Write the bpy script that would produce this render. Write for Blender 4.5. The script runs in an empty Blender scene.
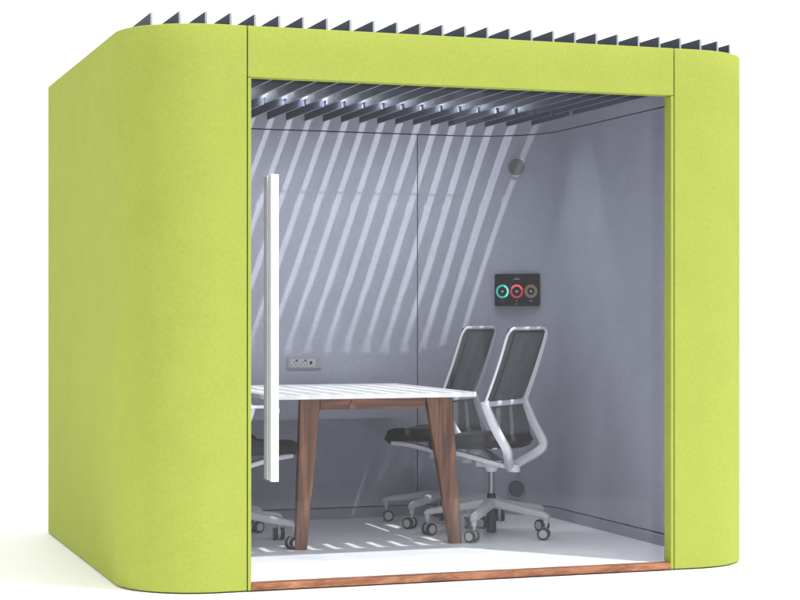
import bpy, bmesh, math, random
from mathutils import Vector, Matrix
random.seed(7)
sc = bpy.context.scene
COL = sc.collection
R = math.radians
PI = math.pi

# ------------------------------------------------------------------ materials
def mat(name, col, rough=0.6, metal=0.0, spec=0.5):
    m = bpy.data.materials.new(name); m.use_nodes = True
    b = m.node_tree.nodes['Principled BSDF']
    b.inputs['Base Color'].default_value = (*col, 1)
    b.inputs['Roughness'].default_value = rough
    b.inputs['Metallic'].default_value = metal
    b.inputs['Specular IOR Level'].default_value = spec
    return m, m.node_tree, b

def noise(nt, scale, detail=4, rough=0.6, vec=None, dist=0):
    n = nt.nodes.new('ShaderNodeTexNoise')
    n.inputs['Scale'].default_value = scale; n.inputs['Detail'].default_value = detail
    n.inputs['Roughness'].default_value = rough; n.inputs['Distortion'].default_value = dist
    if vec: nt.links.new(vec, n.inputs['Vector'])
    return n

def mapping(nt, scale=(1, 1, 1), rot=(0, 0, 0)):
    t = nt.nodes.new('ShaderNodeTexCoord'); m = nt.nodes.new('ShaderNodeMapping')
    m.inputs['Scale'].default_value = scale; m.inputs['Rotation'].default_value = rot
    nt.links.new(t.outputs['Object'], m.inputs['Vector'])
    return m.outputs['Vector']

def ramp(nt, fac, stops):
    r = nt.nodes.new('ShaderNodeValToRGB'); cr = r.color_ramp
    while len(cr.elements) < len(stops): cr.elements.new(0.5)
    for e, (p, c) in zip(cr.elements, stops):
        e.position = p; e.color = (*c, 1)
    nt.links.new(fac, r.inputs['Fac'])
    return r

def bump(nt, b, height, strength, dist=0.002):
    n = nt.nodes.new('ShaderNodeBump'); n.inputs['Strength'].default_value = strength
    n.inputs['Distance'].default_value = dist
    nt.links.new(height, n.inputs['Height']); nt.links.new(n.outputs['Normal'], b.inputs['Normal'])

def fabric(name, c, var=0.07, weave=520, rough=0.9):
    m, nt, b = mat(name, c, rough, spec=0.2)
    v = mapping(nt)
    big = noise(nt, 5.0, 5, 0.65, v)
    lo = tuple(x * (1 - var) for x in c); hi = tuple(min(1, x * (1 + var)) for x in c)
    r = ramp(nt, big.outputs['Fac'], [(0.3, lo), (0.7, hi)])
    fine = noise(nt, weave, 2, 0.7, v)
    mid = noise(nt, 70, 4, 0.7, v)
    mx = nt.nodes.new('ShaderNodeMix'); mx.data_type = 'RGBA'; mx.blend_type = 'MULTIPLY'
    mx.inputs['Factor'].default_value = 1
    ad = nt.nodes.new('ShaderNodeMath'); ad.operation = 'MULTIPLY_ADD'
    nt.links.new(fine.outputs['Fac'], ad.inputs[0]); ad.inputs[1].default_value = 0.6
    nt.links.new(mid.outputs['Fac'], ad.inputs[2])
    r2 = ramp(nt, ad.outputs[0], [(0.45, (0.90,) * 3), (1.1, (1.06,) * 3)])
    r2.color_ramp.elements[1].position = 1.0
    nt.links.new(r.outputs['Color'], mx.inputs['A']); nt.links.new(r2.outputs['Color'], mx.inputs['B'])
    nt.links.new(mx.outputs['Result'], b.inputs['Base Color'])
    bump(nt, b, ad.outputs[0], 0.5, 0.0015)
    b.inputs['Specular IOR Level'].default_value = 0.08
    return m

def wood(name, axis='Z', dark=(0.06, 0.024, 0.012), mid=(0.16, 0.065, 0.032), light=(0.30, 0.14, 0.075)):
    m, nt, b = mat(name, mid, 0.42)
    s = {'Z': (34, 34, 2.2), 'X': (2.2, 34, 34), 'D': (7, 30, 30)}[axis]
    v = mapping(nt, s, (0, R(24), 0) if axis == 'D' else (0, 0, 0))
    n1 = noise(nt, 1.0, 6, 0.62, v, 0.6)
    n2 = noise(nt, 5.0, 3, 0.6, v)
    a = nt.nodes.new('ShaderNodeMath'); a.operation = 'MULTIPLY_ADD'
    nt.links.new(n2.outputs['Fac'], a.inputs[0]); a.inputs[1].default_value = 0.25
    nt.links.new(n1.outputs['Fac'], a.inputs[2])
    r = ramp(nt, a.outputs[0], [(0.42, dark), (0.62, mid), (0.85, light)])
    nt.links.new(r.outputs['Color'], b.inputs['Base Color'])
    bump(nt, b, a.outputs[0], 0.15, 0.001)
    return m

def plain(name, c, rough=0.5, metal=0, var=0.05, bscale=180, bstr=0.05, spec=0.5):
    m, nt, b = mat(name, c, rough, metal, spec)
    v = mapping(nt)
    n = noise(nt, 9, 5, 0.6, v)
    r = ramp(nt, n.outputs['Fac'], [(0.3, tuple(x * (1 - var) for x in c)), (0.7, tuple(min(1, x * (1 + var)) for x in c))])
    nt.links.new(r.outputs['Color'], b.inputs['Base Color'])
    n2 = noise(nt, bscale, 3, 0.6, v)
    bump(nt, b, n2.outputs['Fac'], bstr, 0.001)
    rr = ramp(nt, n.outputs['Fac'], [(0.3, (rough * 0.9,) * 3), (0.7, (min(1, rough * 1.1),) * 3)])
    nt.links.new(rr.outputs['Color'], b.inputs['Roughness'])
    return m

def emit(name, c, s, base=(0.02, 0.02, 0.02)):
    m, nt, b = mat(name, base, 0.3)
    b.inputs['Emission Color'].default_value = (*c, 1); b.inputs['Emission Strength'].default_value = s
    return m

M = {}
M['lime'] = fabric('lime_fabric', (0.318, 0.367, 0.0715), 0.03)
M['grey'] = fabric('grey_felt', (0.36, 0.365, 0.43), 0.04, 420)
M['gap'] = mat('shadow_gap', (0.015, 0.015, 0.018), 0.9)[0]
M['skirt'] = fabric('grey_skirting', (0.31, 0.315, 0.375), 0.04, 420)
M['ground'] = plain('white_ground', (0.965, 0.965, 0.965), 0.6, var=0.01)
M['podfloor'] = plain('pale_floor', (0.92, 0.92, 0.95), 0.38, var=0.03, bstr=0.02)
M['threshold'] = wood('walnut_threshold', 'D', (0.07, 0.025, 0.010), (0.24, 0.085, 0.035), (0.42, 0.19, 0.09))
M['wood'] = wood('walnut_legs', 'Z', (0.05, 0.018, 0.010), (0.135, 0.050, 0.026), (0.27, 0.115, 0.062))
M['woodx'] = wood('walnut_apron', 'X', (0.05, 0.018, 0.010), (0.125, 0.046, 0.024), (0.24, 0.10, 0.055))
M['fin'] = plain('slate_fin', (0.074, 0.084, 0.112), 0.75, var=0.06, spec=0.15)
M['finedge'] = plain('fin_edge', (0.28, 0.31, 0.36), 0.4, var=0.04)
M['tabletop'] = plain('white_laminate', (0.90, 0.90, 0.91), 0.35, var=0.01, bstr=0.01)
M['frame'] = plain('white_plastic', (0.76, 0.76, 0.82), 0.38, var=0.03)
M['base'] = plain('grey_aluminium', (0.46, 0.46, 0.50), 0.4, 0.0, var=0.05)
M['black'] = plain('black_rubber', (0.018, 0.018, 0.020), 0.55)
M['steel'] = plain('column_steel', (0.30, 0.30, 0.32), 0.3, 0.6)
M['seat'] = fabric('dark_seat_fabric', (0.056, 0.054, 0.056), 0.1, 600, 0.6)
M['door'] = plain('white_aluminium', (0.85, 0.85, 0.88), 0.3, var=0.01, bstr=0.01)
M['doorshade'] = plain('shaded_aluminium', (0.72, 0.72, 0.76), 0.4, 0.0)  # handle white dimmed: shade of its side put into the colour
M['socket'] = plain('socket_plate', (0.30, 0.30, 0.34), 0.4)
M['socketlight'] = plain('socket_insert', (0.42, 0.42, 0.46), 0.4)
M['bezel'] = plain('screen_glass', (0.022, 0.022, 0.026), 0.25, var=0.02, bstr=0)
M['led'] = emit('led_strip', (0.95, 0.96, 1.0), 410.0, (0.8, 0.8, 0.8))
M['teal'] = emit('teal_ring', (0.05, 0.75, 0.60), 0.65)
M['red'] = emit('red_ring', (0.80, 0.04, 0.08), 0.65)
M['tan'] = emit('tan_ring', (0.30, 0.20, 0.13), 0.5)
M['ink'] = emit('screen_ink', (0.6, 0.6, 0.6), 0.5)
M['iconred'] = emit('icon_red', (0.8, 0.05, 0.05), 0.25)

def glass_mat():
    m = bpy.data.materials.new('clear_glass'); m.use_nodes = True
    nt = m.node_tree; nt.nodes.clear()
    o = nt.nodes.new('ShaderNodeOutputMaterial'); mx = nt.nodes.new('ShaderNodeMixShader')
    t = nt.nodes.new('ShaderNodeBsdfTransparent'); g = nt.nodes.new('ShaderNodeBsdfGlossy')
    lw = nt.nodes.new('ShaderNodeLayerWeight'); lw.inputs['Blend'].default_value = 0.5
    pw = nt.nodes.new('ShaderNodeMath'); pw.operation = 'POWER'; pw.inputs[1].default_value = 5
    f = nt.nodes.new('ShaderNodeMath'); f.operation = 'MULTIPLY_ADD'; f.inputs[1].default_value = 0.30; f.inputs[2].default_value = 0.014
    nt.links.new(lw.outputs['Facing'], pw.inputs[0]); nt.links.new(pw.outputs[0], f.inputs[0])
    t.inputs['Color'].default_value = (0.97, 0.98, 0.985, 1); g.inputs['Roughness'].default_value = 0.02
    nt.links.new(f.outputs[0], mx.inputs[0]); nt.links.new(t.outputs[0], mx.inputs[1]); nt.links.new(g.outputs[0], mx.inputs[2])
    nt.links.new(mx.outputs[0], o.inputs['Surface'])
    return m
M['glass'] = glass_mat()

def mesh_mat():
    m = bpy.data.materials.new('black_mesh_fabric'); m.use_nodes = True
    nt = m.node_tree; b = nt.nodes['Principled BSDF']; o = nt.nodes['Material Output']
    b.inputs['Base Color'].default_value = (0.10, 0.102, 0.105, 1); b.inputs['Roughness'].default_value = 0.8
    t = nt.nodes.new('ShaderNodeBsdfTransparent'); mx = nt.nodes.new('ShaderNodeMixShader')
    v = mapping(nt, (1, 1, 1))
    w = nt.nodes.new('ShaderNodeTexVoronoi'); w.inputs['Scale'].default_value = 320
    nt.links.new(v, w.inputs['Vector'])
    r = ramp(nt, w.outputs['Distance'], [(0.15, (0.50,) * 3), (0.5, (0.92,) * 3)])
    nt.links.new(r.outputs['Color'], mx.inputs[0]); nt.links.new(t.outputs[0], mx.inputs[1]); nt.links.new(b.outputs[0], mx.inputs[2])
    nt.links.new(mx.outputs[0], o.inputs['Surface'])
    return m
M['mesh'] = mesh_mat()

def grille_mat():
    m, nt, b = mat('grille', (0.05, 0.05, 0.06), 0.5)
    v = mapping(nt, (1, 1, 1), (0, 0, 0))
    w = nt.nodes.new('ShaderNodeTexWave'); w.wave_type = 'BANDS'; w.bands_direction = 'Z'
    w.inputs['Scale'].default_value = 36; w.inputs['Distortion'].default_value = 0
    w2 = nt.nodes.new('ShaderNodeTexWave'); w2.wave_type = 'BANDS'; w2.bands_direction = 'X'
    w2.inputs['Scale'].default_value = 36
    nt.links.new(v, w.inputs['Vector']); nt.links.new(v, w2.inputs['Vector'])
    a = nt.nodes.new('ShaderNodeMath'); a.operation = 'MULTIPLY'
    nt.links.new(w.outputs['Fac'], a.inputs[0]); nt.links.new(w2.outputs['Fac'], a.inputs[1])
    r = ramp(nt, a.outputs[0], [(0.2, (0.17, 0.17, 0.19)), (0.6, (0.05, 0.05, 0.055))])
    nt.links.new(r.outputs['Color'], b.inputs['Base Color'])
    return m
M['grille'] = grille_mat()

# ------------------------------------------------------------------ object helpers
def empty(name, loc=(0, 0, 0), rz=0.0):
    o = bpy.data.objects.new(name, None); COL.objects.link(o)
    o.location = loc; o.rotation_euler = (0, 0, rz); o.empty_display_size = 0.1
    return o

def tag(o, label=None, cat=None, group=None, kind=None):
    if label: o['label'] = label
    if cat: o['category'] = cat
    if group: o['group'] = group
    if kind: o['kind'] = kind
    return o

def obj(name, bm, mats, parent=None, bev=0.0, smooth=35, seg=2):
    bmesh.ops.recalc_face_normals(bm, faces=bm.faces)
    me = bpy.data.meshes.new(name); bm.to_mesh(me); bm.free()
    if not isinstance(mats, (list, tuple)): mats = [mats]
    for m in mats: me.materials.append(m)
    if smooth:
        for p in me.polygons: p.use_smooth = True
        me.set_sharp_from_angle(angle=R(smooth))
    o = bpy.data.objects.new(name, me); COL.objects.link(o)
    if parent: o.parent = parent
    if bev:
        b = o.modifiers.new('bevel', 'BEVEL'); b.width = bev; b.segments = seg; b.limit_method = 'ANGLE'
        b.angle_limit = R(40); b.harden_normals = True
    return o

def box(bm, x0, x1, y0, y1, z0, z1, mi=0):
    vs = [bm.verts.new(p) for p in ((x0, y0, z0), (x1, y0, z0), (x1, y1, z0), (x0, y1, z0),
                                    (x0, y0, z1), (x1, y0, z1), (x1, y1, z1), (x0, y1, z1))]
    for f in ((0, 3, 2, 1), (4, 5, 6, 7), (0, 1, 5, 4), (1, 2, 6, 5), (2, 3, 7, 6), (3, 0, 4, 7)):
        bm.faces.new([vs[i] for i in f]).material_index = mi
    return bm

def hexa(bm, p, mi=0):      # eight corners, bottom four then top four
    vs = [bm.verts.new(q) for q in p]
    for f in ((0, 3, 2, 1), (4, 5, 6, 7), (0, 1, 5, 4), (1, 2, 6, 5), (2, 3, 7, 6), (3, 0, 4, 7)):
        bm.faces.new([vs[i] for i in f]).material_index = mi

def cyl(bm, c, r0, r1, h, axis='Z', n=32, mi=0, mtx=None):
    ring0, ring1 = [], []
    c = Vector(c)
    for i in range(n):
        a = 2 * PI * i / n; ca, sa = math.cos(a), math.sin(a)
        if axis == 'Z': p0, p1 = Vector((ca * r0, sa * r0, 0)), Vector((ca * r1, sa * r1, h))
        elif axis == 'Y': p0, p1 = Vector((ca * r0, 0, sa * r0)), Vector((ca * r1, h, sa * r1))
        else: p0, p1 = Vector((0, ca * r0, sa * r0)), Vector((h, ca * r1, sa * r1))
        p0 += c; p1 += c
        if mtx: p0 = mtx @ p0; p1 = mtx @ p1
        ring0.append(bm.verts.new(p0)); ring1.append(bm.verts.new(p1))
    for i in range(n):
        j = (i + 1) % n
        bm.faces.new((ring0[i], ring0[j], ring1[j], ring1[i])).material_index = mi
    bm.faces.new(ring0).material_index = mi; bm.faces.new(ring1).material_index = mi

def strip(bm, path, t, z0, z1, closed=False):
    """vertical slab following path; thickness t to the left of travel (negative: right)"""
    n = len(path); off = []
    for i in range(n):
        a = Vector(path[max(i - 1, 0)]); b = Vector(path[min(i + 1, n - 1)])
        if i == 0: d = Vector(path[1]) - Vector(path[0])
        elif i == n - 1: d = Vector(path[-1]) - Vector(path[-2])
        else:
            d1 = (Vector(path[i]) - a).normalized(); d2 = (b - Vector(path[i])).normalized(); d = d1 + d2
        d.normalize(); off.append(Vector(path[i]) + Vector((-d.y, d.x)) * t)
    A = [bm.verts.new((p[0], p[1], z0)) for p in path]; B = [bm.verts.new((p[0], p[1], z1)) for p in path]
    C = [bm.verts.new((p[0], p[1], z0)) for p in off]; D = [bm.verts.new((p[0], p[1], z1)) for p in off]
    for i in range(n - 1):
        bm.faces.new((A[i], A[i + 1], B[i + 1], B[i])); bm.faces.new((C[i + 1], C[i], D[i], D[i + 1]))
        bm.faces.new((B[i], B[i + 1], D[i + 1], D[i])); bm.faces.new((A[i + 1], A[i], C[i], C[i + 1]))
    bm.faces.new((A[0], B[0], D[0], C[0])); bm.faces.new((A[-1], C[-1], D[-1], B[-1]))
    return bm

def arc(cx, cy, r, a0, a1, n=20):
    return [(cx + r * math.cos(R(a0 + (a1 - a0) * i / n)), cy + r * math.sin(R(a0 + (a1 - a0) * i / n))) for i in range(n + 1)]

def crom(pts, n=8):
    P = [Vector(p) for p in pts]; out = []
    for i in range(len(P) - 1):
        p0 = P[max(i - 1, 0)]; p1 = P[i]; p2 = P[i + 1]; p3 = P[min(i + 2, len(P) - 1)]
        for k in range(n):
            t = k / n
            out.append(0.5 * ((2 * p1) + (p2 - p0) * t + (2 * p0 - 5 * p1 + 4 * p2 - p3) * t * t + (-p0 + 3 * p1 - 3 * p2 + p3) * t ** 3))
    out.append(P[-1]); return out

def sweep(bm, path, ws, hs, side=Vector((0, 1, 0)), mi=0):
    """rounded rectangular section: width ws along `side`, depth hs across"""
    n = len(path); rings = []
    for i in range(n):
        t = (path[min(i + 1, n - 1)] - path[max(i - 1, 0)]).normalized()
        s = (side - t * side.dot(t)).normalized(); nn = t.cross(s).normalized()
        f = i / (n - 1)
        w = ws(f) if callable(ws) else ws; h = hs(f) if callable(hs) else hs
        ring = []
        for k in range(12):
            a = 2 * PI * (k + .5) / 12; c, d = math.cos(a), math.sin(a)
            cx = math.copysign(abs(c) ** 0.45, c); cy = math.copysign(abs(d) ** 0.45, d)
            ring.append(bm.verts.new(path[i] + s * (cx * w / 2) + nn * (cy * h / 2)))
        rings.append(ring)
    for a, b in zip(rings, rings[1:]):
        for k in range(12):
            j = (k + 1) % 12; bm.faces.new((a[k], a[j], b[j], b[k])).material_index = mi
    bm.faces.new(rings[0][::-1]).material_index = mi; bm.faces.new(rings[-1]).material_index = mi

# ------------------------------------------------------------------ dimensions (metres; x along the front, y into the pod)
H = 2.30
W = 1.933                     # between the two front seams
XL, XR = -0.477, W + 0.477
YB = 2.45
RF, RB = 0.36, 0.20
IL, IR, IB = -0.232, 2.165, 2.165
IR_B, IR_F = 0.42, 0.22
IF = 0.10
FZ = 0.031                    # level of the pod's floor
LZ = 2.110                    # line where wall panels end

ground = obj('ground', box(bmesh.new(), -60, 60, -40, 80, -0.3, 0.0), M['ground'])
tag(ground, kind='structure')

pod = empty('meeting_pod', (0, 0, 0))
tag(pod, 'lime green fabric meeting pod with rounded corners, open slatted roof and glass sliding front', 'meeting pod')

# outer skins
left = [(0.0, 0.0)] + arc(XL + RF, RF, RF, 270, 180) + arc(XL + RB, YB - RB, RB, 180, 90) + [(W / 2 - 0.002, YB)]
right = [(W, 0.0)] + arc(XR - RF, RF, RF, 270, 360) + arc(XR - RB, YB - RB, RB, 0, 90) + [(W / 2 + 0.002, YB)]
def inset_seam(path, s):      # leave a 2 mm seam at the front
    return [(path[0][0] + s, path[0][1])] + path[1:]
o = obj('outer_panel', strip(bmesh.new(), inset_seam(left, -0.002), -0.03, 0.006, H), M['lime'], pod, 0.004)
o = obj('outer_panel', strip(bmesh.new(), inset_seam(right, 0.002), 0.03, 0.006, H), M['lime'], pod, 0.004)
obj('header_panel', box(bmesh.new(), 0.002, W - 0.002, 0, 0.055, 2.0915, H), M['lime'], pod, 0.003)
for x in (0, W):
    obj('seam_backing', box(bmesh.new(), x - 0.02, x + 0.02, 0.032, 0.05, 0.01, H - .01), M['lime'], pod, smooth=0)
for x in (0.002, W - 0.016):
    obj('door_jamb', box(bmesh.new(), x, x + 0.014, 0, 0.062, 0.006, 2.0895), M['lime'], pod, 0.002)

# cavity between the skins: top cap, front returns
def inner_path(off=0.0):
    l, r, b, f = IL - off, IR + off, IB + off, IF - off
    rb, rf = IR_B + off, IR_F + off
    return ([(-0.018, f)] + arc(l + rf, f + rf, rf, 270, 180, 12) + arc(l + rb, b - rb, rb, 180, 90, 24)
            + arc(r - rb, b - rb, rb, 90, 0, 24) + arc(r - rf, f + rf, rf, 0, -90, 12) + [(W + 0.018, f)])
ip = inner_path(0.0)
def split(path, cuts, gap=0.005):
    """split the path where x crosses the cuts on the back wall"""
    out = []; cur = []
    for i, p in enumerate(path):
        if cur:
            q = cur[-1]
            if abs(p[1] - IB) < 1e-4 and abs(q[1] - IB) < 1e-4:
                for c in cuts:
                    if q[0] < c < p[0]:
                        cur.append((c - gap / 2, IB)); out.append(cur); cur = [(c + gap / 2, IB)]
        cur.append(p)
    out.append(cur); return out
for seg in split(ip, [0.427, 1.506]):
    obj('wall_panel', strip(bmesh.new(), seg, 0.022, 0.092, LZ - 0.003), M['grey'], pod, 0.002)
obj('skirting', strip(bmesh.new(), inner_path(-0.004), 0.026, FZ, 0.086), M['skirt'], pod, 0.002)
obj('upper_wall_band', strip(bmesh.new(), ip, 0.022, LZ + 0.003, 2.284), M['grey'], pod, 0.001)
obj('wall_core', strip(bmesh.new(), inner_path(0.024), 0.010, 0.03, 2.283), M['gap'], pod)
for x0, x1 in ((-0.2, -0.0185), (W + 0.0185, W + 0.2)):      # returns joining the door jambs to the lining
    obj('jamb_return', box(bmesh.new(), x0, x1, 0.0635, 0.099, FZ, 2.28), M['grey'], pod, 0.001)
# top cap: ring between outer skin inside and lining
def ring_cap():
    bm = bmesh.new()
    outer = left[::-1] + right
    N = 120
    def resample(path, n):
        L = [0]
        for a, b in zip(path, path[1:]): L.append(L[-1] + (Vector(b) - Vector(a)).length)
        res = []; k = 0
        for i in range(n + 1):
            s = L[-1] * i / n
            while k < len(L) - 2 and L[k + 1] < s: k += 1
            t = (s - L[k]) / max(1e-9, L[k + 1] - L[k])
            res.append(Vector(path[k]).lerp(Vector(path[k + 1]), min(1, t)))
        return res
    l_out = [(0.016, .03), (0, .03)] + arc(XL + RF, RF, RF - .03, 270, 180) + arc(XL + RB, YB - RB, RB - .03, 180, 90) + \
            arc(XR - RB, YB - RB, RB - .03, 90, 0) + arc(XR - RF, RF, RF - .03, 0, -90) + [(W, .03), (W - .016, .03)]
    l_in = inner_path(0.023)
    # match by angle around the middle so the quads do not cross
    A = resample(l_out, N); B = resample(l_in, N)
    va = [[bm.verts.new((p.x, p.y, z)) for p in A] for z in (2.262, 2.282)]
    vb = [[bm.verts.new((p.x, p.y, z)) for p in B] for z in (2.262, 2.282)]
    for i in range(N):
        bm.faces.new((va[1][i], va[1][i + 1], vb[1][i + 1], vb[1][i])); bm.faces.new((va[0][i + 1], va[0][i], vb[0][i], vb[0][i + 1]))
        bm.faces.new((va[0][i], va[0][i + 1], va[1][i + 1], va[1][i])); bm.faces.new((vb[0][i + 1], vb[0][i], vb[1][i], vb[1][i + 1]))
    return bm
obj('wall_cap', ring_cap(), M['gap'], pod)

# floor and threshold
pf = [(0.016, 0.064)] + inner_path(0.02)[1:-1] + [(W - 0.016, 0.064)]
bm = bmesh.new()
a = [bm.verts.new((p[0], p[1], 0.004)) for p in pf]; b = [bm.verts.new((p[0], p[1], FZ)) for p in pf]
bm.faces.new(b); bm.faces.new(a[::-1])
for i in range(len(pf)):
    j = (i + 1) % len(pf); bm.faces.new((a[i], a[j], b[j], b[i]))
obj('floor_panel', bm, M['podfloor'], pod, smooth=20)
obj('threshold', box(bmesh.new(), 0.0165, W - 0.0165, -0.002, 0.0625, 0.006, 0.033), M['threshold'], pod, 0.0015)

# roof fins
PITCH, T = 0.1025, 0.009
ZB, ZT, ZM = 2.160, 2.357, 2.336    # unseen tops behind the front edge lowered, shaped to widen the light stripes
S0, S1, SZ = 1.428, 1.482, 2.186
for k in range(-4, 23):
    xr = 0.053 + PITCH * k; xl = xr - T; xc = (xr + xl) / 2
    v0 = 0.062
    if xc < XL + RF: v0 += RF - math.sqrt(max(0, RF ** 2 - (xc - XL - RF) ** 2))
    if xc > XR - RF: v0 += RF - math.sqrt(max(0, RF ** 2 - (xc - XR + RF) ** 2))
    inside = IL + 0.03 < xl and xr < IR - 0.03
    y1 = IB - 0.004
    if inside:
        if xc < IL + IR_B: y1 = IB - IR_B + math.sqrt(IR_B ** 2 - (IL + IR_B - xc) ** 2) - 0.006
        if xc > IR - IR_B: y1 = IB - IR_B + math.sqrt(IR_B ** 2 - (xc - IR + IR_B) ** 2) - 0.006
        prof = [(v0, ZB), (S0, ZB), (S0, SZ), (S1, SZ), (S1, ZB), (y1, ZB), (y1, ZM), (v0 + 0.46, ZM), (v0 + 0.38, ZT), (v0, ZT)]
    else:
        y1 = YB - 0.30
        prof = [(v0, 2.284), (y1, 2.284), (y1, ZT), (v0, ZT)]
    bm = bmesh.new()
    A = [bm.verts.new((xl, p[0], p[1])) for p in prof]; B = [bm.verts.new((xr, p[0], p[1])) for p in prof]
    bm.faces.new(A[::-1]).material_index = 0; bm.faces.new(B).material_index = 0
    for i in range(len(prof)):
        j = (i + 1) % len(prof)
        bm.faces.new((A[i], A[j], B[j], B[i])).material_index = 0 if (inside and i in (1, 2, 3)) else 1
    obj('roof_fin', bm, [M['fin'], M['finedge']], pod, smooth=0)
bm = box(bmesh.new(), IL + 0.05, IR - 0.30, S0 + 0.0215, S1 - 0.0215, 2.2285, 2.231)
beam = obj('light_beam', bm, M['fin'], pod, 0.001)
bm = box(bmesh.new(), IL + 0.06, IR - 0.36, S0 + 0.023, S1 - 0.023, 2.2265, 2.2288)
obj('light_strip', bm, M['led'], beam)

# glazing
fixed = obj('fixed_pane', box(bmesh.new(), 0.93, W - 0.018, 0.088, 0.096, FZ + 0.002, 2.096), M['glass'], pod, smooth=0)
door = obj('sliding_door', box(bmesh.new(), 0.020, 1.058, 0.068, 0.076, FZ + 0.006, 2.094), M['glass'], pod, smooth=0)
bm = bmesh.new()
box(bm, 0.101, 0.133, 0.004, 0.032, 0.444, 1.700)
box(bm, 0.104, 0.130, 0.032, 0.0675, 0.446, 1.698, 1)
obj('handle', bm, [M['door'], M['doorshade']], door, 0.002)
bm = bmesh.new()
box(bm, 0.102, 0.132, 0.0765, 0.128, 0.446, 1.698)
obj('handle', bm, M['door'], door, 0.002)

# ------------------------------------------------------------------ table
def table():
    t = empty('meeting_table', (0.83, 1.46, FZ))
    tag(t, 'white topped meeting table with tapered walnut front legs, standing against the rear wall', 'table')
    mx = Matrix.Translation((-0.83, -1.46, -FZ))
    def add(name, bm, m, bev=0.002, parent=t):
        bm.transform(mx); return obj(name, bm, m, parent, bev)
    # top with rounded front corners
    x0, x1, y0, y1, r, rr = 0.316, 1.352, 0.87, 2.085, 0.11, 0.035
    pts = arc(x0 + r, y0 + r, r, 180, 270, 8) + arc(x1 - rr, y0 + rr, rr, 270, 360, 8) + [(x1, y1), (x0, y1)]
    bm = bmesh.new()
    A = [bm.verts.new((p[0], p[1], 0.736)) for p in pts]; B = [bm.verts.new((p[0], p[1], 0.758)) for p in pts]
    bm.faces.new(A[::-1]); bm.faces.new(B)
    for i in range(len(pts)):
        j = (i + 1) % len(pts); bm.faces.new((A[i], A[j], B[j], B[i]))
    add('tabletop', bm, M['tabletop'], 0.003)
    def leg(xt0, xt1, xb0, xb1):
        bm = bmesh.new()
        zt, zb = 0.7345, FZ
        yf, yb = 0.965, 1.005
        hexa(bm, [(xb0, yf, zb), (xb1, yf, zb), (xb1, yb, zb), (xb0, yb, zb), (xt0, yf, zt), (xt1, yf, zt), (xt1, yb, zt), (xt0, yb, zt)])
        add('leg', bm, M['wood'], 0.004)
    leg(0.500, 0.598, 0.476, 0.532)
    leg(1.122, 1.255, 1.246, 1.306)
    bm = box(bmesh.new(), 0.599, 1.121, 0.972, 0.998, 0.682, 0.7345)
    add('apron', bm, M['woodx'])
    bm = bmesh.new()
    box(bm, 0.86, 0.90, 0.9985, 2.085, 0.690, 0.7345)
    add('centre_rail', bm, M['woodx'])
    bm = bmesh.new()
    hexa(bm, [(0.735, 0.966, 0.683), (0.768, 0.966, 0.683), (0.768, 0.9715, 0.683), (0.735, 0.9715, 0.683),
              (0.752, 0.966, 0.7345), (0.790, 0.966, 0.7345), (0.790, 0.9715, 0.7345), (0.752, 0.9715, 0.7345)])
    add('bracket', bm, M['threshold'], 0.001)
    bm = bmesh.new()
    sweep(bm, [Vector((0.20 + 0.172 * k / 6, 0.93, 0.703)) for k in range(7)], 0.010, 0.014)
    sweep(bm, [Vector((0.374 + 0.012 * math.sin(a), 0.93, 0.683 + 0.020 * math.cos(a))) for a in [R(-10 + 20 * k) for k in range(11)]], 0.008, 0.006)
    box(bm, 0.345, 0.355, 0.925, 0.935, 0.706, 0.7358)
    add('rod_and_ring', bm, M['door'], 0, t)  # white rod and ring, an invented fitting below the top
    return t
table()

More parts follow.
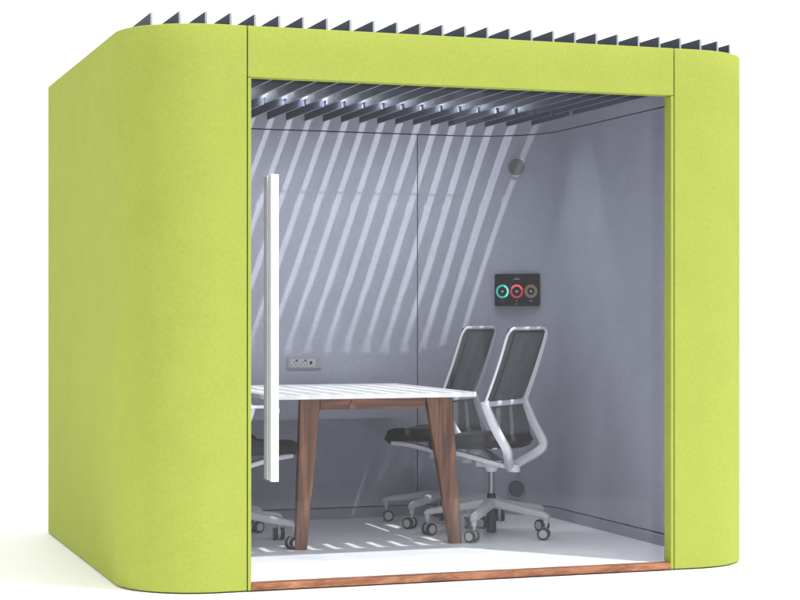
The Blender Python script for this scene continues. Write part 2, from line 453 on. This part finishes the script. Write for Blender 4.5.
# ------------------------------------------------------------------ chair (faces +x locally, origin on the floor under the column)
HW = 0.224
XT, ZTOP = -0.205, 1.060
XLB, ZLB = -0.074, 0.694
def rail_prof(k):      # centre line of the back in the x-z plane, from the top (0) over the lumbar kink (1) to the lower bend (2)
    if k <= 1: return Vector((XT + (XLB - XT) * k - 0.006 * math.sin(PI * k), 0, ZTOP + (ZLB - ZTOP) * k))
    t = k - 1
    return Vector((XLB - 0.104 * t - 0.004 * math.sin(PI * t), 0, ZLB - 0.215 * t))
def make_chair():
    c = empty('office_chair')
    bm = bmesh.new()
    def up(y, s):
        p = rail_prof(s); p.y = y; return p
    rc = 0.055
    for sg in (-1, 1):
        path = [up(sg * (HW - rc + rc * math.sin(a)), (rc / 0.39) * (1 - math.cos(a))) for a in [PI / 2 * k / 7 for k in range(8)]]
        path += [up(sg * HW, rc / 0.39 + (1 - rc / 0.39) * k / 12) for k in range(1, 13)]
        sweep(bm, path, lambda f: 0.014 + 0.024 * f ** 1.2, 0.012, Vector((-0.5, sg * 0.87, 0.0)))
    path = [up((HW - rc) * (1 - 2 * k / 10), 0.0) + Vector((-0.008 * (1 - ((k - 5) / 5) ** 2), 0, 0)) for k in range(11)]
    sweep(bm, path, 0.015, 0.014, Vector((0, 0, 1)))
    path = [Vector((XLB - 0.002 - 0.010 * (1 - ((k - 5) / 5) ** 2), HW - 2 * HW * k / 10, ZLB - 0.002)) for k in range(11)]
    sweep(bm, path, 0.026, 0.026, Vector((0, 0, 1)))
    for sg in (-1, 1):
        pts = [(XLB, sg * HW, ZLB + 0.012), (XLB - 0.014, sg * HW, 0.665), (XLB - 0.062, sg * HW, 0.566), (XLB - 0.104, sg * (HW - 0.003), 0.498),
               (XLB - 0.112, sg * (HW - 0.022), 0.462), (XLB - 0.094, sg * (HW - 0.062), 0.436), (-0.135, sg * 0.080, 0.405), (-0.105, sg * 0.022, 0.378)]
        sweep(bm, crom(pts, 6), lambda f: 0.026 + 0.012 * f, lambda f: 0.040 + 0.006 * f)
    cyl(bm, (-0.125, 0, 0.352), 0.030, 0.030, 0.036, n=24)
    obj('back_frame', bm, M['frame'], c, smooth=50)
    # mesh membrane with a stitched inner border
    bm = bmesh.new()
    prof = [up(0, k / 12) + Vector((0.010, 0, 0)) for k in range(0, 13)] + \
           [rail_prof(1.0 + 0.18 * k) + Vector((0.012, 0, 0)) for k in range(1, 5)]
    NY = 10; grid = []
    for p in prof:
        grid.append([bm.verts.new((p.x - 0.018 * (1 - (2 * k / NY - 1) ** 2), (HW - 0.004) * (2 * k / NY - 1) * (1 - 0.28 * max(0.0, (ZLB - p.z) / 0.16)), p.z)) for k in range(NY + 1)])
    for a, b in zip(grid, grid[1:]):
        for k in range(NY): bm.faces.new((a[k], a[k + 1], b[k + 1], b[k]))
    bk = obj('back_mesh', bm, M['mesh'], c)
    bm = bmesh.new()
    for sg in (-1, 1):
        sweep(bm, [up(sg * 0.172, 0.05 + 0.9 * k / 10) + Vector((-0.012, 0, 0)) for k in range(11)], 0.005, 0.004)
    sweep(bm, [up(0.172 - 0.344 * k / 8, 0.05) + Vector((-0.014, 0, 0)) for k in range(9)], 0.005, 0.004, Vector((0, 0, 1)))
    obj('border_piping', bm, M['black'], bk)
    # seat cushion
    bm = bmesh.new(); NX, NY = 22, 18
    def seat_pt(i, j, top):
        a = -1 + 2 * i / NX; b = -1 + 2 * j / NY
        # square to squircle
        u = a * math.sqrt(1 - 0.44 * b * b); v = b * math.sqrt(1 - 0.44 * a * a)
        x = 0.060 + 0.262 * u; y = 0.232 * v
        e = min(1, max(0, 1 - max(abs(a), abs(b))) / 0.25)
        e = math.sqrt(max(0, 1 - (1 - e) ** 2))
        zt = 0.530 + 0.012 * b * b - 0.035 * max(0, (u - 0.35) / 0.65) ** 2 + 0.012 * max(0, -u)
        th = 0.074
        return Vector((x, y, zt - th / 2 + (th / 2) * e if top else zt - th / 2 - (th / 2) * e * 0.9))
    for top in (True, False):
        g = [[bm.verts.new(seat_pt(i, j, top)) for j in range(NY + 1)] for i in range(NX + 1)]
        for i in range(NX):
            for j in range(NY):
                f = (g[i][j], g[i + 1][j], g[i + 1][j + 1], g[i][j + 1]); bm.faces.new(f if top else f[::-1])
    bmesh.ops.remove_doubles(bm, verts=bm.verts, dist=0.0004)
    obj('seat', bm, M['seat'], c, smooth=60)
    # under-seat frame
    bm = bmesh.new()
    for sg in (-1, 1):
        sweep(bm, crom([(0.235, sg * 0.15, 0.458), (0.12, sg * 0.13, 0.444), (0.0, sg * 0.06, 0.405), (-0.085, sg * 0.018, 0.380)], 6), 0.034, 0.026)
    sweep(bm, [Vector((0.205, -0.155 + 0.31 * k / 6, 0.463)) for k in range(7)], 0.026, 0.016, Vector((1, 0, 0)))
    sweep(bm, [Vector((-0.10, -0.17 + 0.34 * k / 6, 0.478)) for k in range(7)], 0.026, 0.014, Vector((1, 0, 0)))
    cyl(bm, (0, 0, 0.347), 0.026, 0.034, 0.022); cyl(bm, (0, 0, 0.369), 0.034, 0.062, 0.026)
    box(bm, -0.07, 0.07, -0.035, 0.035, 0.372, 0.408)
    obj('tilt_mechanism', bm, M['frame'], c, 0.003)
    bm = bmesh.new(); cyl(bm, (0, 0, 0.235), 0.0155, 0.0155, 0.115, n=24); cyl(bm, (0, 0, 0.205), 0.023, 0.021, 0.035, n=24, mi=1)
    cyl(bm, (0, 0, 0.045), 0.024, 0.024, 0.125, n=24, mi=1)
    obj('gas_column', bm, [M['steel'], M['black']], c, 0.001)
    bm = bmesh.new(); cyl(bm, (0, 0, 0.163), 0.040, 0.044, 0.030); cyl(bm, (0, 0, 0.193), 0.044, 0.032, 0.014)
    obj('base_hub', bm, M['base'], c, 0.002)
    return c

def caster_bm(mx, swivel):
    bm = bmesh.new()
    loc = mx @ Matrix.Translation((0.318, 0, 0)) @ Matrix.Rotation(swivel, 4, 'Z')
    cyl(bm, (0, 0, 0.062), 0.0065, 0.0065, 0.045, n=12, mi=1, mtx=loc)          # stem
    off = Matrix.Translation((-0.012, 0, 0))
    m2 = loc @ off
    for s in (-1, 1):
        y0 = 0.008 if s > 0 else -0.026
        cyl(bm, (0, y0, 0.030), 0.030, 0.030, 0.018, 'Y', 28, 0, m2)
        yc = 0.0262 if s > 0 else -0.0292
        cyl(bm, (0, yc, 0.030), 0.021, 0.019, 0.003, 'Y', 24, 1, m2)
    cyl(bm, (0, -0.008, 0.030), 0.018, 0.018, 0.016, 'Y', 20, 1, m2)
    cyl(bm, (0, -0.007, 0.034), 0.027, 0.027, 0.014, 'Y', 20, 1, m2)
    return bm

def add_base(c, ang0, swivels):
    for k in range(5):
        a = ang0 + k * 2 * PI / 5
        mx = Matrix.Rotation(a, 4, 'Z')
        bm = bmesh.new()
        path = [mx @ Vector(p) for p in ((0.03, 0, 0.159), (0.10, 0, 0.150), (0.20, 0, 0.134), (0.298, 0, 0.121), (0.319, 0, 0.116), (0.331, 0, 0.106))]
        sd = mx.to_3x3() @ Vector((0, 1, 0))
        sweep(bm, path, lambda f: 0.052 - 0.022 * f, lambda f: 0.046 - 0.026 * f, sd)
        cyl(bm, (0.318, 0, 0.080), 0.013, 0.014, 0.030, n=16, mtx=mx)
        lg = obj('base_leg', bm, M['base'], c, smooth=50)
        obj('caster', caster_bm(mx, swivels[k]), [M['black'], M['base']], lg, 0.0015)

proto = make_chair()
for ch in list(proto.children):          # heights above were taken from the ground: the chairs stand on the pod's floor
    if ch.name.split('.')[0] != 'base_hub': ch.data.transform(Matrix.Translation((0, 0, -0.031)))
    else: ch.data.transform(Matrix.Translation((0, 0, -0.022)))
    for g in ch.children: g.data.transform(Matrix.Translation((0, 0, -0.031)))
def dup_chair(src):
    r = src.copy(); COL.objects.link(r)
    for ch in list(src.children):
        n = ch.copy(); COL.objects.link(n); n.parent = r
        for g in ch.children:
            m = g.copy(); COL.objects.link(m); m.parent = n
    return r
TH = R(19.1)
G = 'white framed office chairs around the table'
# place (x, y), seat heading, base-leg angle in camera frame, label
spots = [
    (1.556, 1.215, R(180 - 48), 180, 'office chair right of the table nearest the glass front, its whole back frame in view'),
    (1.522, 1.790, R(180 - 44), 165, 'office chair right of the table nearest the rear wall, seat partly behind walnut leg'),
    (0.240, 1.212, R(25), -20, 'office chair on the left of the table behind the white door handle, seat tip showing'),
    (0.180, 1.760, R(15), 10, 'office chair in the rear left corner, mostly hidden by the lime wall, only wheels showing'),
]
chairs = [proto] + [dup_chair(proto) for _ in spots[1:]]
for c, (x, y, rz, ba, lab) in zip(chairs, spots):
    c.location = (x, y, FZ); c.rotation_euler = (0, 0, rz)
    rnd = random.Random(int(x * 1000 + y * 100))
    sw = [rnd.uniform(-0.9, 0.9) + (PI / 2 if k % 2 else 0.3) for k in range(5)]
    add_base(c, R(ba) - TH - rz, sw)
    tag(c, lab, 'office chair', G)

# ------------------------------------------------------------------ things on the walls
def on_corner(theta, z, inset=0.0):
    """location and heading on the rounded rear right corner; theta from the rear wall tangent"""
    cx, cy = IR - IR_B, IB - IR_B; r = IR_B - inset
    return (cx + r * math.sin(R(theta)), cy + r * math.cos(R(theta)), z), -R(theta)
# control screen: local x right, local -y out of the wall
loc, rz = on_corner(47.5, 1.262, 0.036); rz += R(5)
s = empty('control_screen', loc, rz)
tag(s, 'black wall screen showing teal, red and tan rings on the rear right corner', 'control screen')
def rrect(w, h, r, n=6):
    return (arc(w / 2 - r, h / 2 - r, r, 0, 90, n) + arc(-w / 2 + r, h / 2 - r, r, 90, 180, n)
            + arc(-w / 2 + r, -h / 2 + r, r, 180, 270, n) + arc(w / 2 - r, -h / 2 + r, r, 270, 360, n))
def slab(pts, y0, y1, cx=0, cz=0, bm=None, mi=0):
    bm = bm or bmesh.new()
    A = [bm.verts.new((p[0] + cx, y0, p[1] + cz)) for p in pts]; B = [bm.verts.new((p[0] + cx, y1, p[1] + cz)) for p in pts]
    bm.faces.new(A).material_index = mi; bm.faces.new(B[::-1]).material_index = mi
    for i in range(len(pts)):
        j = (i + 1) % len(pts); bm.faces.new((A[i], B[i], B[j], A[j])).material_index = mi
    return bm
def annulus(r0, r1, y0, y1, cx, cz, a0=0, a1=360, n=40, bm=None, mi=0):
    bm = bm or bmesh.new(); V = []
    for i in range(n + 1):
        a = R(a0 + (a1 - a0) * i / n); c, d = math.cos(a), math.sin(a)
        V.append([bm.verts.new((cx + r * c, y, cz + r * d)) for r, y in ((r0, y0), (r1, y0), (r1, y1), (r0, y1))])
    for p, q in zip(V, V[1:]):
        for k in range(4):
            j = (k + 1) % 4; bm.faces.new((p[k], p[j], q[j], q[k])).material_index = mi
    if abs(a1 - a0) < 359:
        bm.faces.new(V[0]); bm.faces.new(V[-1][::-1])
    else: bmesh.ops.remove_doubles(bm, verts=bm.verts, dist=1e-6)
    return bm
SW, SH = 0.258, 0.176
bez = obj('screen_panel', slab(rrect(SW, SH, 0.008), -0.012, 0.0), M['bezel'], s, 0.002)
obj('wall_mount', slab(rrect(SW * .55, SH * .8, 0.004), 0.0, 0.030), M['gap'], s)
cz0 = -0.008
for cx, m, a0, a1 in ((-0.083, 'teal', 250, 610), (0.0, 'red', 100, 460), (0.082, 'tan', 0, 360)):
    bm = annulus(0.027 if m != 'tan' else 0.021, 0.037, -0.0128, -0.0121, cx, cz0, 0, 360)
    g = obj('dial_ring', bm, M[m], s, smooth=0)
    g['label'] = {'teal': 'teal dial ring', 'red': 'red dial ring', 'tan': 'tan dial ring'}[m]
bm = annulus(0.0268, 0.0374, -0.0136, -0.0129, -0.083, cz0, -60, 75)
obj('dial_arc', bm, emit('teal_bright', (0.15, 1.0, 0.85), 0.9), s, smooth=0)
bm = annulus(0.0268, 0.0374, -0.0136, -0.0129, 0.0, cz0, 20, 150)
obj('dial_arc', bm, emit('red_bright', (1.0, 0.12, 0.16), 0.9), s, smooth=0)
def mark(w, h, cx, cz, r=0.0008, name='screen_mark', y=-0.0128):
    return obj(name, slab(rrect(w, h, r), y, y + 0.0007, cx, cz), M['ink'], s, smooth=0)
for cx in (-0.083, 0.0, 0.082):
    mark(0.014, 0.010, cx, cz0, 0.002, 'dial_icon')
for cx, w_ in ((-0.083, 0.006), (0.0, 0.010), (0.082, 0.018)): mark(w_, 0.003, cx, -0.060)
mark(0.034, 0.0028, 0.0, 0.058); mark(0.012, 0.0024, 0.004, 0.064); mark(0.006, 0.006, 0.0, -0.077, 0.002)

for z, lab in ((1.936, 'round grey speaker grille high on the rear right corner above the screen'),
               (0.172, 'round dark grille low on the rear right corner near the skirting')):
    loc, rz = on_corner(45, z, 0.007); rz += R(3)
    g = empty('speaker_grille', loc, rz); tag(g, lab, 'speaker', 'round grilles on the rear corner')
    obj('rim', annulus(0.047, 0.056, -0.007, 0.001, 0, 0, n=48), M['grey'], g, 0.0015)
    bm = bmesh.new(); cyl(bm, (0, -0.004, 0), 0.0468, 0.0468, 0.003, 'Y', 48)
    obj('perforated_disc', bm, M['grille'], g)

# socket plate on the rear wall: local x right, -y out
so = empty('wall_socket', (0.862, IB, 0.869))
tag(so, 'grey double power socket plate on the rear wall above the table', 'wall socket')
PW, PH = 0.188, 0.061
obj('faceplate', slab(rrect(PW, PH, 0.004), -0.008, 0.0), M['socket'], so, 0.0015)
for cx in (-0.058, -0.010):
    mod = obj('socket_module', slab(rrect(0.044, 0.044, 0.002), -0.0100, -0.0078, cx, 0), M['socketlight'], so, 0.0008)
    bm = bmesh.new()
    for dx, dz, w, h in ((0, 0.004, .004, .008), (-0.010, -0.010, .007, .004), (0.010, -0.010, .007, .004)):
        slab(rrect(w, h, .0008), -0.0105, -0.0098, cx + dx, dz, bm)
    obj('pin_holes', bm, M['gap'], mod, smooth=0)
    obj('switch', slab(rrect(0.008, 0.011, .001), -0.0125, -0.0098, cx + 0.014, 0.013), M['black'], mod)
mod = obj('data_module', slab(rrect(0.044, 0.044, 0.002), -0.0100, -0.0078, 0.040, 0), M['socketlight'], so, 0.0008)
obj('data_port', slab(rrect(0.014, 0.017, .003), -0.0108, -0.0098, 0.036, 0.001), M['gap'], mod)

# ------------------------------------------------------------------ light
w = bpy.data.worlds.new('World'); sc.world = w; w.use_nodes = True
bg = w.node_tree.nodes['Background']; bg.inputs[0].default_value = (1.0, 1.0, 1.0, 1); bg.inputs[1].default_value = 1.32

def profile_spot(name, aim, d, dist, power, radius, line_pts=None, keep=None, cone=14, soft=0.0006, col=(1, 1, 1)):
    """a far stage lamp with one straight shutter: the beam is cut along the line through line_pts, keeping the side of point keep"""
    d = Vector(d).normalized(); L = Vector(aim) - d * dist
    li = bpy.data.lights.new(name, 'SPOT'); li.energy = power; li.spot_size = R(cone); li.spot_blend = 0.15
    li.shadow_soft_size = radius; li.color = col
    o = bpy.data.objects.new(name, li); COL.objects.link(o); o.location = L
    q = d.to_track_quat('-Z', 'Y'); o.rotation_euler = q.to_euler()
    if line_pts:
        a, b = (Vector(p) for p in line_pts)
        n = (a - L).cross(b - L).normalized()
        if n.dot(Vector(keep) - L) < 0: n = -n
        li.use_nodes = True; nt = li.node_tree
        em = nt.nodes['Emission']
        geo = nt.nodes.new('ShaderNodeNewGeometry')
        dt = nt.nodes.new('ShaderNodeVectorMath'); dt.operation = 'DOT_PRODUCT'; dt.inputs[1].default_value = n
        nt.links.new(geo.outputs['Incoming'], dt.inputs[0])
        mr = nt.nodes.new('ShaderNodeMapRange')
        sgn = SIGN
        mr.inputs['From Min'].default_value = -soft * sgn; mr.inputs['From Max'].default_value = soft * sgn
        nt.links.new(dt.outputs['Value'], mr.inputs['Value']); nt.links.new(mr.outputs[0], em.inputs['Strength'])
    return o
SIGN = 1
profile_spot('key_lamp', (1.0, 0.6, 1.0), (-0.34, 0.40, -1.0), 40, 68000, 0.15,
             [(0, 1.20, 2.3), (1, 1.20, 2.3)], (1, 0.2, 2.3), cone=12, soft=0.0012)
profile_spot('roof_lamp', (1.0, 1.2, 2.3), (-0.47, 2.07, -1.31), 40, 54000, 0.17,
             [(0, 0.03, 2.375), (1, 0.03, 2.375)], (1, 0.6, 2.3), cone=12)

# ------------------------------------------------------------------ camera
cam = bpy.data.cameras.new('camera'); co = bpy.data.objects.new('camera', cam); COL.objects.link(co)
co.location = (-1.830, -7.176, 1.125); co.rotation_euler = (PI / 2, 0, -TH)
cam.sensor_width = 36; cam.lens = 1819 / 800 * 36; cam.shift_y = 15 / 800
cam.clip_end = 500; sc.camera = co

sc.view_settings.view_transform = 'Standard'; sc.view_settings.look = 'None'
sc.view_settings.exposure = 0; sc.view_settings.gamma = 1
sc.cycles.max_bounces = 10; sc.cycles.transparent_max_bounces = 16
sc.cycles.sample_clamp_indirect = 4
sc.cycles.use_denoising = True
